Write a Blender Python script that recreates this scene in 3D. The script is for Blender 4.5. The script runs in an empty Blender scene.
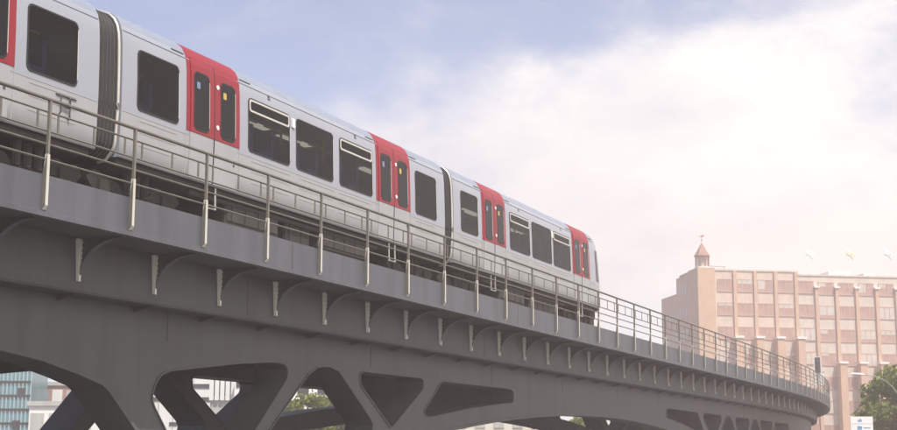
import bpy, bmesh, math, random
from mathutils import Vector, Matrix
from mathutils.geometry import delaunay_2d_cdt
random.seed(7)
sc = bpy.context.scene
COL = sc.collection
PI = math.pi
CAM_H = 1.6

# ------------------------------------------------------------------ materials
def nt(name):
    m = bpy.data.materials.new(name); m.use_nodes = True
    n = m.node_tree; n.nodes.clear()
    return m, n
def mat(name, col, rough=0.6, metal=0.0, var=0.12, scale=3.0, bump=0.0, bscale=40.0, spec=0.5, coat=0.0, streak=0.0):
    m, n = nt(name); N = n.nodes; L = n.links
    out = N.new('ShaderNodeOutputMaterial'); b = N.new('ShaderNodeBsdfPrincipled')
    L.new(b.outputs[0], out.inputs[0])
    b.inputs['Roughness'].default_value = rough; b.inputs['Metallic'].default_value = metal
    b.inputs['Specular IOR Level'].default_value = spec
    b.inputs['Coat Weight'].default_value = coat
    tc = N.new('ShaderNodeTexCoord')
    no = N.new('ShaderNodeTexNoise'); no.inputs['Scale'].default_value = scale; no.inputs['Detail'].default_value = 6
    L.new(tc.outputs['Object'], no.inputs['Vector'])
    r = N.new('ShaderNodeValToRGB')
    r.color_ramp.elements[0].position = 0.3; r.color_ramp.elements[1].position = 0.7
    lo = [max(0, c*(1-var)) for c in col]; hi = [min(1, c*(1+var)) for c in col]
    r.color_ramp.elements[0].color = (*lo, 1); r.color_ramp.elements[1].color = (*hi, 1)
    L.new(no.outputs[0], r.inputs[0])
    src = r.outputs[0]
    if streak > 0:      # vertical dirt runs
        mp = N.new('ShaderNodeMapping'); mp.inputs['Scale'].default_value = (1.3, 1.3, 0.12)
        L.new(tc.outputs['Object'], mp.inputs[0])
        n2 = N.new('ShaderNodeTexNoise'); n2.inputs['Scale'].default_value = 2.0; n2.inputs['Detail'].default_value = 5
        L.new(mp.outputs[0], n2.inputs['Vector'])
        r2 = N.new('ShaderNodeValToRGB'); r2.color_ramp.elements[0].position = 0.35; r2.color_ramp.elements[1].position = 0.62
        r2.color_ramp.elements[0].color = (1-streak, 1-streak, 1-streak*1.05, 1); r2.color_ramp.elements[1].color = (1, 1, 1, 1)
        L.new(n2.outputs[0], r2.inputs[0])
        mx = N.new('ShaderNodeMixRGB'); mx.blend_type = 'MULTIPLY'; mx.inputs[0].default_value = 1
        L.new(src, mx.inputs[1]); L.new(r2.outputs[0], mx.inputs[2]); src = mx.outputs[0]
    L.new(src, b.inputs['Base Color'])
    rr = N.new('ShaderNodeMapRange'); rr.inputs[3].default_value = max(0.02, rough-0.08); rr.inputs[4].default_value = min(1, rough+0.08)
    L.new(no.outputs[0], rr.inputs[0]); L.new(rr.outputs[0], b.inputs['Roughness'])
    if bump > 0:
        nb = N.new('ShaderNodeTexNoise'); nb.inputs['Scale'].default_value = bscale; nb.inputs['Detail'].default_value = 4
        L.new(tc.outputs['Object'], nb.inputs['Vector'])
        bp = N.new('ShaderNodeBump'); bp.inputs['Strength'].default_value = bump; bp.inputs['Distance'].default_value = 0.02
        L.new(nb.outputs[0], bp.inputs['Height']); L.new(bp.outputs[0], b.inputs['Normal'])
    return m
def brick_mat(name, c1, c2, mortar, scale):
    m, n = nt(name); N = n.nodes; L = n.links
    out = N.new('ShaderNodeOutputMaterial'); b = N.new('ShaderNodeBsdfPrincipled'); L.new(b.outputs[0], out.inputs[0])
    b.inputs['Roughness'].default_value = 0.85
    tc = N.new('ShaderNodeTexCoord'); sp = N.new('ShaderNodeSeparateXYZ'); L.new(tc.outputs['Object'], sp.inputs[0])
    ad = N.new('ShaderNodeMath'); L.new(sp.outputs[0], ad.inputs[0]); L.new(sp.outputs[1], ad.inputs[1])
    cb = N.new('ShaderNodeCombineXYZ'); L.new(ad.outputs[0], cb.inputs[0]); L.new(sp.outputs[2], cb.inputs[1])
    bt = N.new('ShaderNodeTexBrick'); bt.inputs['Scale'].default_value = scale
    bt.inputs['Color1'].default_value = (*c1, 1); bt.inputs['Color2'].default_value = (*c2, 1); bt.inputs['Mortar'].default_value = (*mortar, 1)
    bt.inputs['Mortar Size'].default_value = 0.015
    L.new(cb.outputs[0], bt.inputs['Vector'])
    no = N.new('ShaderNodeTexNoise'); no.inputs['Scale'].default_value = 0.7; no.inputs['Detail'].default_value = 5
    L.new(tc.outputs['Object'], no.inputs['Vector'])
    mr = N.new('ShaderNodeMapRange'); mr.inputs[3].default_value = 0.8; mr.inputs[4].default_value = 1.15; L.new(no.outputs[0], mr.inputs[0])
    mx = N.new('ShaderNodeVectorMath'); mx.operation = 'SCALE'; L.new(bt.outputs[0], mx.inputs[0]); L.new(mr.outputs[0], mx.inputs['Scale'])
    L.new(mx.outputs[0], b.inputs['Base Color'])
    return m
def leaf_mat(name, c1, c2):
    m, n = nt(name); N = n.nodes; L = n.links
    out = N.new('ShaderNodeOutputMaterial'); b = N.new('ShaderNodeBsdfPrincipled')
    b.inputs['Roughness'].default_value = 0.55
    g = N.new('ShaderNodeNewGeometry'); r = N.new('ShaderNodeValToRGB')
    r.color_ramp.elements[0].color = (*c1, 1); r.color_ramp.elements[1].color = (*c2, 1)
    L.new(g.outputs['Random Per Island'], r.inputs[0]); L.new(r.outputs[0], b.inputs['Base Color'])
    t = N.new('ShaderNodeBsdfTranslucent'); L.new(r.outputs[0], t.inputs[0])
    mx = N.new('ShaderNodeMixShader'); mx.inputs[0].default_value = 0.5
    L.new(b.outputs[0], mx.inputs[1]); L.new(t.outputs[0], mx.inputs[2]); L.new(mx.outputs[0], out.inputs[0])
    return m

M = {}
M['fascia']  = mat('fascia grey blue paint', (0.102, 0.107, 0.128), 0.5, 0, 0.09, 0.9, 0.05, 30, streak=0.22)
M['steel']   = mat('girder grey paint', (0.090, 0.094, 0.100), 0.55, 0, 0.16, 0.7, 0.06, 14, streak=0.16)
M['truss']   = mat('lower girder grey paint', (0.083, 0.087, 0.092), 0.55, 0, 0.16, 0.6, 0.06, 12, streak=0.16)
M['darkst']  = mat('dark grey steel', (0.07, 0.067, 0.064), 0.6, 0, 0.15, 2)
M['concrete']= mat('concrete', (0.30, 0.29, 0.27), 0.85, 0, 0.15, 1.5, 0.2, 20, streak=0.2)
M['rail']    = mat('weathered railing steel', (0.165, 0.150, 0.128), 0.5, 0.25, 0.2, 6)
M['post']    = mat('railing post steel', (0.19, 0.178, 0.155), 0.45, 0.25, 0.15, 6)
M['cream']   = mat('pale cream post paint', (0.60, 0.575, 0.52), 0.45, 0, 0.06, 5, streak=0.1)
M['strip']   = mat('sunlit pale strip', (0.93, 0.90, 0.84), 0.35, 0.0, 0.04, 9)  # near-white colour stands in for sunlight on the shaded stiffeners
M['silver']  = mat('silver blue carriage paint', (0.325, 0.345, 0.40), 0.32, 0.15, 0.03, 1.0, coat=0.3)
M['offwhite']= mat('off white carriage paint', (0.350, 0.354, 0.364), 0.40, 0, 0.05, 1.6, coat=0.15, streak=0.06)
M['roofp']   = mat('carriage roof paint', (0.25, 0.28, 0.35), 0.45, 0.1, 0.06, 2)
M['red']     = mat('red door paint', (0.27, 0.013, 0.027), 0.42, 0, 0.04, 1.5, coat=0.0, spec=0.35)
M['glass']   = mat('dark window glass', (0.006, 0.007, 0.010), 0.08, 0, 0.25, 0.8, spec=0.15)
M['ceil']    = mat('carriage ceiling', (0.55, 0.55, 0.53), 0.6, 0, 0.05, 2)
M['inner']   = mat('carriage inner wall', (0.30, 0.31, 0.33), 0.6, 0, 0.05, 2)
M['seat']    = mat('seat fabric', (0.05, 0.07, 0.16), 0.8, 0, 0.2, 6)
M['polem']   = mat('yellow grab pole', (0.85, 0.60, 0.08), 0.4, 0, 0.05, 5)
M['farwin']  = mat('far window daylight panel', (0.6, 0.63, 0.68), 0.2, 0, 0.1, 2)  # pale colour stands in for daylight in the opposite windows
def lamp_on(name):
    m, n = nt(name); out = n.nodes.new('ShaderNodeOutputMaterial'); e = n.nodes.new('ShaderNodeEmission')
    e.inputs[0].default_value = (1.0, 0.88, 0.62, 1); e.inputs[1].default_value = 0.42; n.links.new(e.outputs[0], out.inputs[0]); return m
M['lampon'] = lamp_on('added carriage ceiling lamp')  # glow added to lighten the dark carriage ceiling
def tinted(name):
    m, n = nt(name); N = n.nodes; L = n.links
    out = N.new('ShaderNodeOutputMaterial'); tr_ = N.new('ShaderNodeBsdfTransparent'); tr_.inputs[0].default_value = (0.44, 0.50, 0.60, 1)
    gl = N.new('ShaderNodeBsdfGlossy'); gl.inputs['Roughness'].default_value = 0.03
    no = N.new('ShaderNodeTexNoise'); no.inputs['Scale'].default_value = 0.9; tc_ = N.new('ShaderNodeTexCoord'); L.new(tc_.outputs['Object'], no.inputs['Vector'])
    bp = N.new('ShaderNodeBump'); bp.inputs['Strength'].default_value = 0.04; L.new(no.outputs[0], bp.inputs['Height']); L.new(bp.outputs[0], gl.inputs['Normal'])
    fr_ = N.new('ShaderNodeFresnel'); fr_.inputs[0].default_value = 1.22
    mx_ = N.new('ShaderNodeMixShader'); L.new(fr_.outputs[0], mx_.inputs[0]); L.new(tr_.outputs[0], mx_.inputs[1]); L.new(gl.outputs[0], mx_.inputs[2]); L.new(mx_.outputs[0], out.inputs[0])
    return m
M['pane']    = tinted('tinted carriage glass')
M['rubber']  = mat('black rubber', (0.012, 0.012, 0.013), 0.6, 0, 0.2, 5)
M['alu']     = mat('window frame aluminium', (0.62, 0.60, 0.55), 0.35, 0.5, 0.08, 8)
M['bellow']  = mat('bellows fabric', (0.012, 0.0115, 0.0115), 0.7, 0, 0.2, 6)
M['bellowrib']=mat('bellows rib edge', (0.085, 0.082, 0.08), 0.5, 0.2, 0.2, 6)
M['under']   = mat('undercarriage grime', (0.028, 0.025, 0.023), 0.75, 0.1, 0.4, 3, 0.3, 25)
M['under2']  = mat('undercarriage box', (0.050, 0.046, 0.043), 0.7, 0.1, 0.3, 3, 0.2, 25)
M['yellow']  = mat('yellow sticker', (0.50, 0.36, 0.08), 0.5, 0, 0.05, 5)
M['warm']    = mat('yellowish grab panel', (0.32, 0.24, 0.10), 0.5, 0, 0.1, 5)
M['sticker'] = mat('pale blue sticker', (0.16, 0.22, 0.34), 0.5, 0, 0.05, 5)
M['blue']    = mat('blue sign paint', (0.16, 0.30, 0.52), 0.5, 0, 0.05, 5)
M['white']   = mat('white paint', (0.80, 0.79, 0.77), 0.5, 0, 0.04, 3)
M['mark']    = mat('dark lettering', (0.05, 0.05, 0.06), 0.5, 0, 0.05, 3)
M['slot']    = mat('grey slot line', (0.36, 0.355, 0.35), 0.5, 0, 0.05, 3)
M['asphalt'] = mat('asphalt', (0.055, 0.054, 0.053), 0.9, 0, 0.2, 0.6, 0.3, 30)
M['pave']    = mat('pavement', (0.10, 0.097, 0.092), 0.9, 0, 0.15, 0.8, 0.2, 20)
M['line']    = mat('road line paint', (0.75, 0.75, 0.72), 0.7, 0, 0.1, 3)
M['brick']   = brick_mat('orange brick', (0.62, 0.40, 0.27), (0.56, 0.35, 0.23), (0.50, 0.42, 0.36), 2.2)  # brick paled so its colour carries haze and glow
M['span']    = mat('haze paled stone panel', (0.64, 0.52, 0.43), 0.8, 0, 0.10, 0.7, 0.1, 10, streak=0.1)  # panel colour lifted in place of haze over the block
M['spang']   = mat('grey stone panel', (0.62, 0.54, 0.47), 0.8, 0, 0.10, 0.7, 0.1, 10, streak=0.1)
M['wframe']  = mat('haze paled window frame', (0.50, 0.33, 0.26), 0.5, 0, 0.1, 2)  # frame colour paled to match the painted haze
M['wglass']  = mat('reflection tinted office glass', (0.42, 0.26, 0.215), 0.15, 0, 0.4, 0.35, spec=0.6)  # pinkish base colour holds a painted sky reflection
M['wpale']  = mat('pale blind and painted reflection', (0.55, 0.50, 0.45), 0.7, 0, 0.1, 1)  # real blinds, plus panes coloured pale as bright reflections
M['cap']     = mat('white coping', (0.80, 0.78, 0.74), 0.6, 0, 0.05, 2)
M['copper']  = mat('cupola roof metal', (0.35, 0.18, 0.13), 0.5, 0.1, 0.1, 2)
M['teal']    = mat('teal curtain wall glass', (0.13, 0.27, 0.30), 0.2, 0, 0.2, 0.25, spec=0.6)
M['tealfin'] = mat('pale teal fin', (0.36, 0.50, 0.52), 0.5, 0, 0.06, 1)
M['wallw']   = mat('white rendered wall', (0.80, 0.79, 0.76), 0.8, 0, 0.05, 0.5)
M['wallg']   = mat('pale grey wall', (0.50, 0.50, 0.47), 0.8, 0, 0.08, 0.5, streak=0.1)
M['wallc']   = mat('cream wall', (0.72, 0.68, 0.58), 0.8, 0, 0.06, 0.5)
M['wallr']   = mat('red brown wall', (0.38, 0.22, 0.18), 0.8, 0, 0.1, 0.5)
M['band']    = mat('dark ribbon window', (0.03, 0.035, 0.04), 0.15, 0, 0.3, 0.4)
M['bark']    = mat('bark', (0.10, 0.075, 0.055), 0.9, 0, 0.3, 4, 0.5, 12)
M['leaf']    = leaf_mat('leaves', (0.10, 0.15, 0.022), (0.30, 0.33, 0.075))
M['leaf2']   = leaf_mat('darker leaves', (0.11, 0.14, 0.025), (0.30, 0.29, 0.075))
M['lampm']   = mat('lamp post grey', (0.30, 0.30, 0.29), 0.4, 0.4, 0.1, 5)
M['flagy']   = mat('yellow green flag cloth', (0.78, 0.77, 0.52), 0.8, 0, 0.1, 2)
M['flagw']   = mat('pale flag cloth', (0.78, 0.82, 0.78), 0.8, 0, 0.1, 2)
M['black']   = mat('signal black', (0.09, 0.085, 0.08), 0.5, 0, 0.1, 5)

# ------------------------------------------------------------------ object helpers
def setp(o, label=None, cat=None, group=None, kind=None):
    if label: o['label'] = label
    if cat: o['category'] = cat
    if group: o['group'] = group
    if kind: o['kind'] = kind
    return o
def thing(name, label, cat, loc=(0, 0, 0), rz=0.0, group=None):
    o = bpy.data.objects.new(name, None); COL.objects.link(o)
    o.empty_display_size = 0.3
    o.location = loc; o.rotation_euler = (0, 0, rz)
    return setp(o, label, cat, group)
def link(name, me, parent=None, loc=(0, 0, 0), rz=0.0):
    o = bpy.data.objects.new(name, me); COL.objects.link(o)
    if parent is not None: o.parent = parent
    o.location = loc; o.rotation_euler = (0, 0, rz)
    return o
class MB:
    def __init__(s): s.v = []; s.f = []; s.m = []
    def add(s, vs, fs, mi=0):
        b = len(s.v); s.v += [tuple(v) for v in vs]
        for f in fs: s.f.append(tuple(b+i for i in f)); s.m.append(mi)
        return s
    def box(s, x0, x1, y0, y1, z0, z1, mi=0):
        v = [(x, y, z) for z in (z0, z1) for y in (y0, y1) for x in (x0, x1)]
        return s.add(v, [(0,2,3,1),(4,5,7,6),(0,1,5,4),(2,6,7,3),(0,4,6,2),(1,3,7,5)], mi)
    def prism(s, poly, axis, a, b, mi=0):   # poly in the two other axes
        n = len(poly)
        def p(q, t):
            if axis == 'x': return (t, q[0], q[1])
            if axis == 'y': return (q[0], t, q[1])
            return (q[0], q[1], t)
        v = [p(q, a) for q in poly]+[p(q, b) for q in poly]
        f = [tuple(range(n))[::-1], tuple(range(n, 2*n))]+[(i, (i+1) % n, n+(i+1) % n, n+i) for i in range(n)]
        return s.add(v, f, mi)
    def tube(s, pts, r, n=8, mi=0):
        pts = [Vector(p) for p in pts]; rings = []
        rs = r if isinstance(r, (list, tuple)) else [r]*len(pts)
        for i, p in enumerate(pts):
            d = (pts[min(i+1, len(pts)-1)]-pts[max(i-1, 0)]).normalized()
            u = d.cross(Vector((0, 0, 1)))
            if u.length < 1e-3: u = d.cross(Vector((1, 0, 0)))
            u.normalize(); w = u.cross(d)
            rings.append([p+(u*math.cos(2*PI*k/n)+w*math.sin(2*PI*k/n))*rs[i] for k in range(n)])
        v = [q for R in rings for q in R]; f = []
        for i in range(len(pts)-1):
            for k in range(n): f.append((i*n+k, i*n+(k+1) % n, (i+1)*n+(k+1) % n, (i+1)*n+k))
        f.append(tuple(range(n))[::-1]); f.append(tuple((len(pts)-1)*n+k for k in range(n)))
        return s.add(v, f, mi)
    def cyl(s, x, y, z0, z1, r, n=16, mi=0, r2=None):
        return s.tube([(x, y, z0), (x, y, z1)], [r, r if r2 is None else r2], n, mi)
    def mesh(s, name, mats, smooth=False):
        me = bpy.data.meshes.new(name); me.from_pydata(s.v, [], s.f)
        if not isinstance(mats, (list, tuple)): mats = [mats]
        for m in mats: me.materials.append(m)
        me.polygons.foreach_set('material_index', s.m)
        bm = bmesh.new(); bm.from_mesh(me); bmesh.ops.recalc_face_normals(bm, faces=bm.faces); bm.to_mesh(me); bm.free()
        if smooth:
            me.polygons.foreach_set('use_smooth', [True]*len(me.polygons))
            me.set_sharp_from_angle(angle=math.radians(smooth if smooth > 1 else 35))
        me.update(); return me
    def build(s, name, mats, parent=None, smooth=False, loc=(0, 0, 0), rz=0.0):
        return link(name, s.mesh(name, mats, smooth), parent, loc, rz)

# ------------------------------------------------------------------ the line of the viaduct (plan curve, metres)
K = (-0.006983, 0.025789, -0.026354, 0.007769, -0.000574)
S_MIN, S_MAX, DS = -30.0, 150.0, 0.1
def _path():
    x, y, h = -2.927073*2, 9.83232*2, 0.439342
    pts = {}
    n0 = int(round(-S_MIN/DS))
    tab = [(x+(i-n0)*DS*math.sin(h), y+(i-n0)*DS*math.cos(h), h) for i in range(n0)]
    for i in range(int(round(S_MAX/DS))+1):
        s = i*DS; tab.append((x, y, h))
        t = s/40
        k = sum(c*t**j for j, c in enumerate(K))/2 if s < 64 else -0.0047
        h += .5*k*DS; x += math.sin(h)*DS; y += math.cos(h)*DS; h += .5*k*DS
    return tab
TAB = _path()
def fr(s):
    a = (s-S_MIN)/DS; i = max(0, min(len(TAB)-2, int(math.floor(a)))); t = a-i
    A, B = TAB[i], TAB[i+1]
    return A[0]+(B[0]-A[0])*t, A[1]+(B[1]-A[1])*t, A[2]+(B[2]-A[2])*t
def pt(s, o, z):        # o = metres to the outer (camera) side of the handrail line, z above eye level
    x, y, h = fr(s)
    return Vector((x+o*math.cos(h), y-o*math.sin(h), z+CAM_H))
def rzof(s): return PI/2-fr(s)[2]
def frange(a, b, d):
    n = max(1, int(round((b-a)/d))); return [a+(b-a)*i/n for i in range(n+1)]
def sweep(mb, prof, s0, s1, step=1.0, mi=0):   # closed profile (o, z)
    ss = frange(s0, s1, step); n = len(prof)
    v = [pt(s, o, z) for s in ss for o, z in prof]; f = []
    for i in range(len(ss)-1):
        for k in range(n): f.append((i*n+k, i*n+(k+1) % n, (i+1)*n+(k+1) % n, (i+1)*n+k))
    f.append(tuple(range(n))); f.append(tuple((len(ss)-1)*n+k for k in range(n)))
    return mb.add(v, f, mi)
def rect(o0, o1, z0, z1): return [(o0, z0), (o1, z0), (o1, z1), (o0, z1)]
def sub(parent): return tuple(parent.location)
V0, V1 = -26.0, 140.0

# ------------------------------------------------------------------ viaduct
via = thing('viaduct', 'grey steel railway viaduct with arched lattice girders curving away to the right', 'viaduct')
mb = MB(); sweep(mb, [(-0.03, 3.47), (0.0, 3.46), (0.0, 3.385), (-0.16, 3.385), (-0.16, 3.93), (-0.20, 4.0), (-0.03, 4.0)], V0, V1)
mb.build('fascia', M['fascia'], via)
mb = MB(); sweep(mb, [(-8.14, 3.47), (-8.18, 3.46), (-8.18, 3.385), (-8.02, 3.385), (-8.02, 4.0), (-8.14, 4.0)], V0, V1)
mb.build('fascia', M['fascia'], via)
mb = MB(); sweep(mb, rect(-8.015, -0.165, 3.40, 3.52), V0, V1); mb.build('deck_slab', M['steel'], via)
mb = MB()
sweep(mb, [(-1.0, 3.397), (-1.0, 2.60), (-0.955, 2.595), (-0.945, 2.56), (-0.965, 2.525), (-1.06, 2.52), (-7.14, 2.52), (-7.24, 2.525), (-7.2, 2.60), (-7.2, 3.397)], V0, V1)
mb.build('edge_girder', M['steel'], via)

# lower lattice girders: outline in (s, z)
def inz(s, c): return 1.31-0.0041*(s-c)**2          # arch underside, c = crown
def chord(s, c): return inz(s, c)+0.49
P1, P2, P3 = 7.6, 53.7, 99.8
C01, C12, C23 = -8.0, 30.65, 76.75
H5 = [(9.39,1.826),(9.55,1.868),(11.32,1.872),(13.9,1.885),(14.36,1.872),(14.5,1.82),(14.54,1.74),(14.54,1.60),(14.48,1.52),(14.3,1.482),(13.9,1.465),(11.32,1.245),(9.0,0.975),(8.65,0.945),(8.44,0.98),(8.36,1.08)]
H4 = [(4.86,1.78),(4.92,1.84),(5.05,1.87),(8.05,1.88),(8.2,1.865),(8.28,1.82),(8.28,1.70),(8.23,1.6),(6.62,0.70),(6.5,0.655),(6.4,0.68),(4.9,1.56),(4.87,1.66)]
H3 = [(0.55,0.08),(0.99,0.48),(2.15,1.41),(2.48,1.66),(2.86,1.83),(3.15,1.878),(3.44,1.878),(3.81,1.81),(5.4,0.80),(5.5,0.68),(5.46,0.56),(5.2,0.46),(4.0,0.24),(2.5,-0.06),(1.2,-0.30),(0.7,-0.32),(0.5,-0.15)]
HC = [(1.35,1.865),(1.54,1.83),(1.62,1.72),(1.57,1.51),(0.39,0.47),(0.12,0.30),(-0.12,0.30),(-0.39,0.47),(-1.57,1.51),(-1.62,1.72),(-1.54,1.83),(-1.35,1.865)]
H2 = [(4.62,0.93),(4.63,1.05),(4.68,1.18),(4.76,1.29),(4.88,1.385),(5.12,1.46),(6.05,1.576),(7.41,1.735),(8.4,1.82),(8.85,1.838),(9.1,1.81),(9.2,1.73),(9.21,1.62),(9.15,1.50),(7.99,0.47),(7.05,-0.45),(6.75,-0.55),(6.3,-0.55),(6.0,-0.45),(5.06,0.42),(4.71,0.80)]
holes = [H2]
for h in (H3, H4, H5): holes.append([(P1+t, z) for t, z in h])
for p in (P2, P3):
    holes.append([(p+t, z) for t, z in HC])
    for h in (H3, H4, H5):
        holes.append([(p+t, z) for t, z in h]); holes.append([(p-t, z) for t, z in h][::-1])
def outline():
    b = []
    b += [(-23.8, -0.95), (-20.3, -0.95), (-20.11, 0.4), (-19.34, 1.04), (-19.17, 1.13), (-16.78, 1.53)]
    b += [(s, 1.55+0.17*(1-((s+8)/8.8)**2)) for s in (-14, -12, -10, -8, -6, -4, -2)]
    b += [(-0.6, 1.625), (0.78, 1.53), (1.68, 1.434), (2.6, 1.26), (3.17, 1.128), (3.34, 1.036), (4.11, 0.404), (5.6, -0.95)]
    b += [(8.4, -0.95)]
    for c, a, e in ((C12, 8.8, P2-1.2), (C23, P2+1.2, P3-1.2)):
        b += [(s, inz(s, c)) for s in frange(a, e, 1.5)]
        if e < 90: b += [(e+.1, -0.95), (P2+1.1, -0.95)]
    b += [(P3-1.1, -0.95), (P3+1.1, -0.95)]
    b += [(s, inz(s, 122.85)) for s in frange(P3+1.2, 122.85, 1.5)]
    top = [(s, 2.517) for s in frange(122.85, -23.8, -1.5 and 1.5)] if False else [(122.85-(122.85+23.8)*i/98, 2.517) for i in range(99)]
    return b+top
def inside(p, poly):
    x, y = p; r = False; n = len(poly)
    for i in range(n):
        x0, y0 = poly[i]; x1, y1 = poly[(i+1) % n]
        if (y0 > y) != (y1 > y) and x < (x1-x0)*(y-y0)/(y1-y0)+x0: r = not r
    return r
def dens(poly, d=0.8):
    out = []
    for i in range(len(poly)):
        a = poly[i]; b = poly[(i+1) % len(poly)]
        n = max(1, int(math.hypot(b[0]-a[0], b[1]-a[1])/d))
        out += [(a[0]+(b[0]-a[0])*k/n, a[1]+(b[1]-a[1])*k/n) for k in range(n)]
    return out
OUT = dens(outline(), 1.2); HL = [dens(h, 0.8) for h in holes]
def plate(mb, o0, o1):
    loops = [OUT]+HL; vs = []; es = []
    for l in loops:
        b = len(vs); vs += [Vector(p) for p in l]; es += [(b+i, b+(i+1) % len(l)) for i in range(len(l))]
    r = delaunay_2d_cdt(vs, es, [], 0, 1e-5)
    V, F = r[0], r[2]; keep = []
    for f in F:
        c = (sum(V[i][0] for i in f)/len(f), sum(V[i][1] for i in f)/len(f))
        if inside(c, OUT) and not any(inside(c, h) for h in HL): keep.append(f)
    for o in (o0, o1): mb.add([pt(v[0], o, v[1]) for v in V], keep)
    for l in loops:
        n = len(l); v = [pt(p[0], o0, p[1]) for p in l]+[pt(p[0], o1, p[1]) for p in l]
        mb.add(v, [(i, (i+1) % n, n+(i+1) % n, n+i) for i in range(n)])
def rim(mb, loop, o0, o1, w, sgn):
    n = len(loop); off = []
    for i in range(n):
        a = Vector(loop[i-1]); b = Vector(loop[i]); c = Vector(loop[(i+1) % n])
        d = (c-a).normalized(); off.append((b[0]+sgn*d[1]*w, b[1]-sgn*d[0]*w))
    ins = sgn
    v = []
    for i in range(n):
        for (p, o) in ((loop[i], o0), (loop[i], o1), (off[i], o1), (off[i], o0)): v.append(pt(p[0], o, p[1]))
    f = []
    for i in range(n):
        j = (i+1) % n
        for k in range(4): f.append((i*4+k, i*4+(k+1) % 4, j*4+(k+1) % 4, j*4+k))
    mb.add(v, f)
def area(l): return sum(l[i-1][0]*l[i][1]-l[i][0]*l[i-1][1] for i in range(len(l)))/2
for (oa, ob) in ((-1.4, -2.1), (-5.95, -6.75)):
    mb = MB(); plate(mb, oa, ob); g = mb.build('lattice_girder', M['truss'], via)
    for l in HL:
        mb = MB(); rim(mb, l, oa+0.002, oa+0.022, 0.03, 1 if area(l) > 0 else -1); mb.build('opening_rim', M['truss'], g)
    low = [p for p in OUT if p[1] < 2.51 and -23.7 < p[0] < 122.8]
    mb = MB(); n = len(low); v = []
    for i, p in enumerate(low):
        a = Vector(low[max(0, i-1)]); c = Vector(low[min(n-1, i+1)]); d = (c-a).normalized(); nx, nz = -d[1]*0.07, d[0]*0.07
        for (q, o) in ((p, oa+0.002), (p, oa+0.05), ((p[0]+nx, p[1]+nz), oa+0.05), ((p[0]+nx, p[1]+nz), oa+0.002)): v.append(pt(q[0], o, q[1]))
    f = [(i*4+k, i*4+(k+1) % 4, (i+1)*4+(k+1) % 4, (i+1)*4+k) for i in range(n-1) for k in range(4) if abs(low[i][0]-low[i+1][0])+abs(low[i][1]-low[i+1][1]) < 3]
    mb.add(v, f); mb.build('arch_flange', M['truss'], g)
for s_ in (-17.5, -9.5, -1.2, 5.0, 13.0, 20.5, 26.5, 32.5, 38.0, 46.5, 54.0, 62.0):
    mb = MB()
    sweep(mb, rect(-1.397, -1.394, 2.0, 2.515), s_-0.012, s_+0.012, 0.1); mb.build('plate_joint', M['darkst'], via)
for s_ in range(-18, 100, 12):
    mb = MB(); sweep(mb, rect(-0.9985, -0.994, 2.62, 3.38), s_+0.988, s_+1.012, 0.1); mb.build('plate_joint', M['darkst'], via)
    mb = MB(); sweep(mb, rect(-0.0295, -0.026, 3.475, 3.995), s_+0.99, s_+1.01, 0.1); mb.build('plate_joint', M['darkst'], via)
# cross beams between the two lower girders
for s in [-20, -14, -8, -2] + [P1+6.6, 20, 30.65, 41, P2-6.6, P2+6.6, 66, 76, 86]:
    mb = MB(); h = 2.0
    sweep(mb, rect(-5.94, -2.11, 2.15, 2.515), s-0.15, s+0.15, 0.3); mb.build('cross_beam', M['truss'], via)
for p in (-22.0, 7.0, P2, P3):
    for o in (-1.75, -6.35):
        mb = MB(); w = 1.9
        sweep(mb, [(o-0.8, -1.62), (o+0.8, -1.62), (o+0.65, -0.97), (o-0.65, -0.97)], p-w, p+w, 0.95)
        mb.build('pier', M['concrete'], via)
# brackets (local: x along, y inward)
def bracket_meshes():
    b = MB(); N = 12
    arc = [(0.2+0.74*math.cos(PI/2*i/N), 2.83+0.55*math.sin(PI/2*i/N)) for i in range(N+1)]
    poly = [(0.998, 3.39), (0.998, 2.70), (0.955, 2.70)]+arc+[(0.16, 3.39)]
    b.prism(poly, 'x', -0.009, 0.009)
    web = b.mesh('bracket', M['steel'])
    b = MB(); v = []
    for (y, z) in arc:
        for (dx, dr) in ((-0.05, 0), (0.05, 0), (0.05, -0.018), (-0.05, -0.018)):
            v.append((dx, y+dr*0.7, z-0.012+dr*0.7))
    f = [(i*4+k, i*4+(k+1) % 4, (i+1)*4+(k+1) % 4, (i+1)*4+k) for i in range(N) for k in range(4)]
    f += [(0, 1, 2, 3), (N*4, N*4+1, N*4+2, N*4+3)]
    b.add(v, f); fl = b.mesh('curved_flange', M['fascia'])
    b = MB()     # tapered stiffener, sunlit brightness put in its colour, with bolt heads
    zt, zb = 3.384, 2.705
    b.add([(-0.10, 0.935, zt), (0.0-0.012, 0.935, zt), (-0.012, 0.998, zt), (-0.10, 0.998, zt),
           (-0.045, 0.932, zb), (-0.012, 0.932, zb), (-0.012, 0.998, zb), (-0.045, 0.998, zb)],
          [(0,1,2,3),(4,7,6,5),(0,4,5,1),(1,5,6,2),(2,6,7,3),(3,7,4,0)])
    for i in range(6):
        z = 3.33-i*0.085
        b.tube([(-0.004, 0.936, z-0.014), (-0.004, 0.936, z+0.014)], 0.014, 6)
    st = b.mesh('stiffener', M['strip'])
    b = MB(); b.prism([(1.02, 2.518), (1.395, 2.518), (1.395, 2.42)], 'x', -0.012, 0.012)
    gus = b.mesh('gusset', M['darkst'])
    return web, fl, st, gus
web, fl, st, gus = bracket_meshes()
for k in range(-2, 56):
    s = 2.0*k; base = pt(s, 0, 0); base.z = CAM_H
    br = link('bracket', web, via, base, rzof(s))
    link('curved_flange', fl, br); link('stiffener', st, br); link('gusset', gus, via, base, rzof(s))

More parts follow.
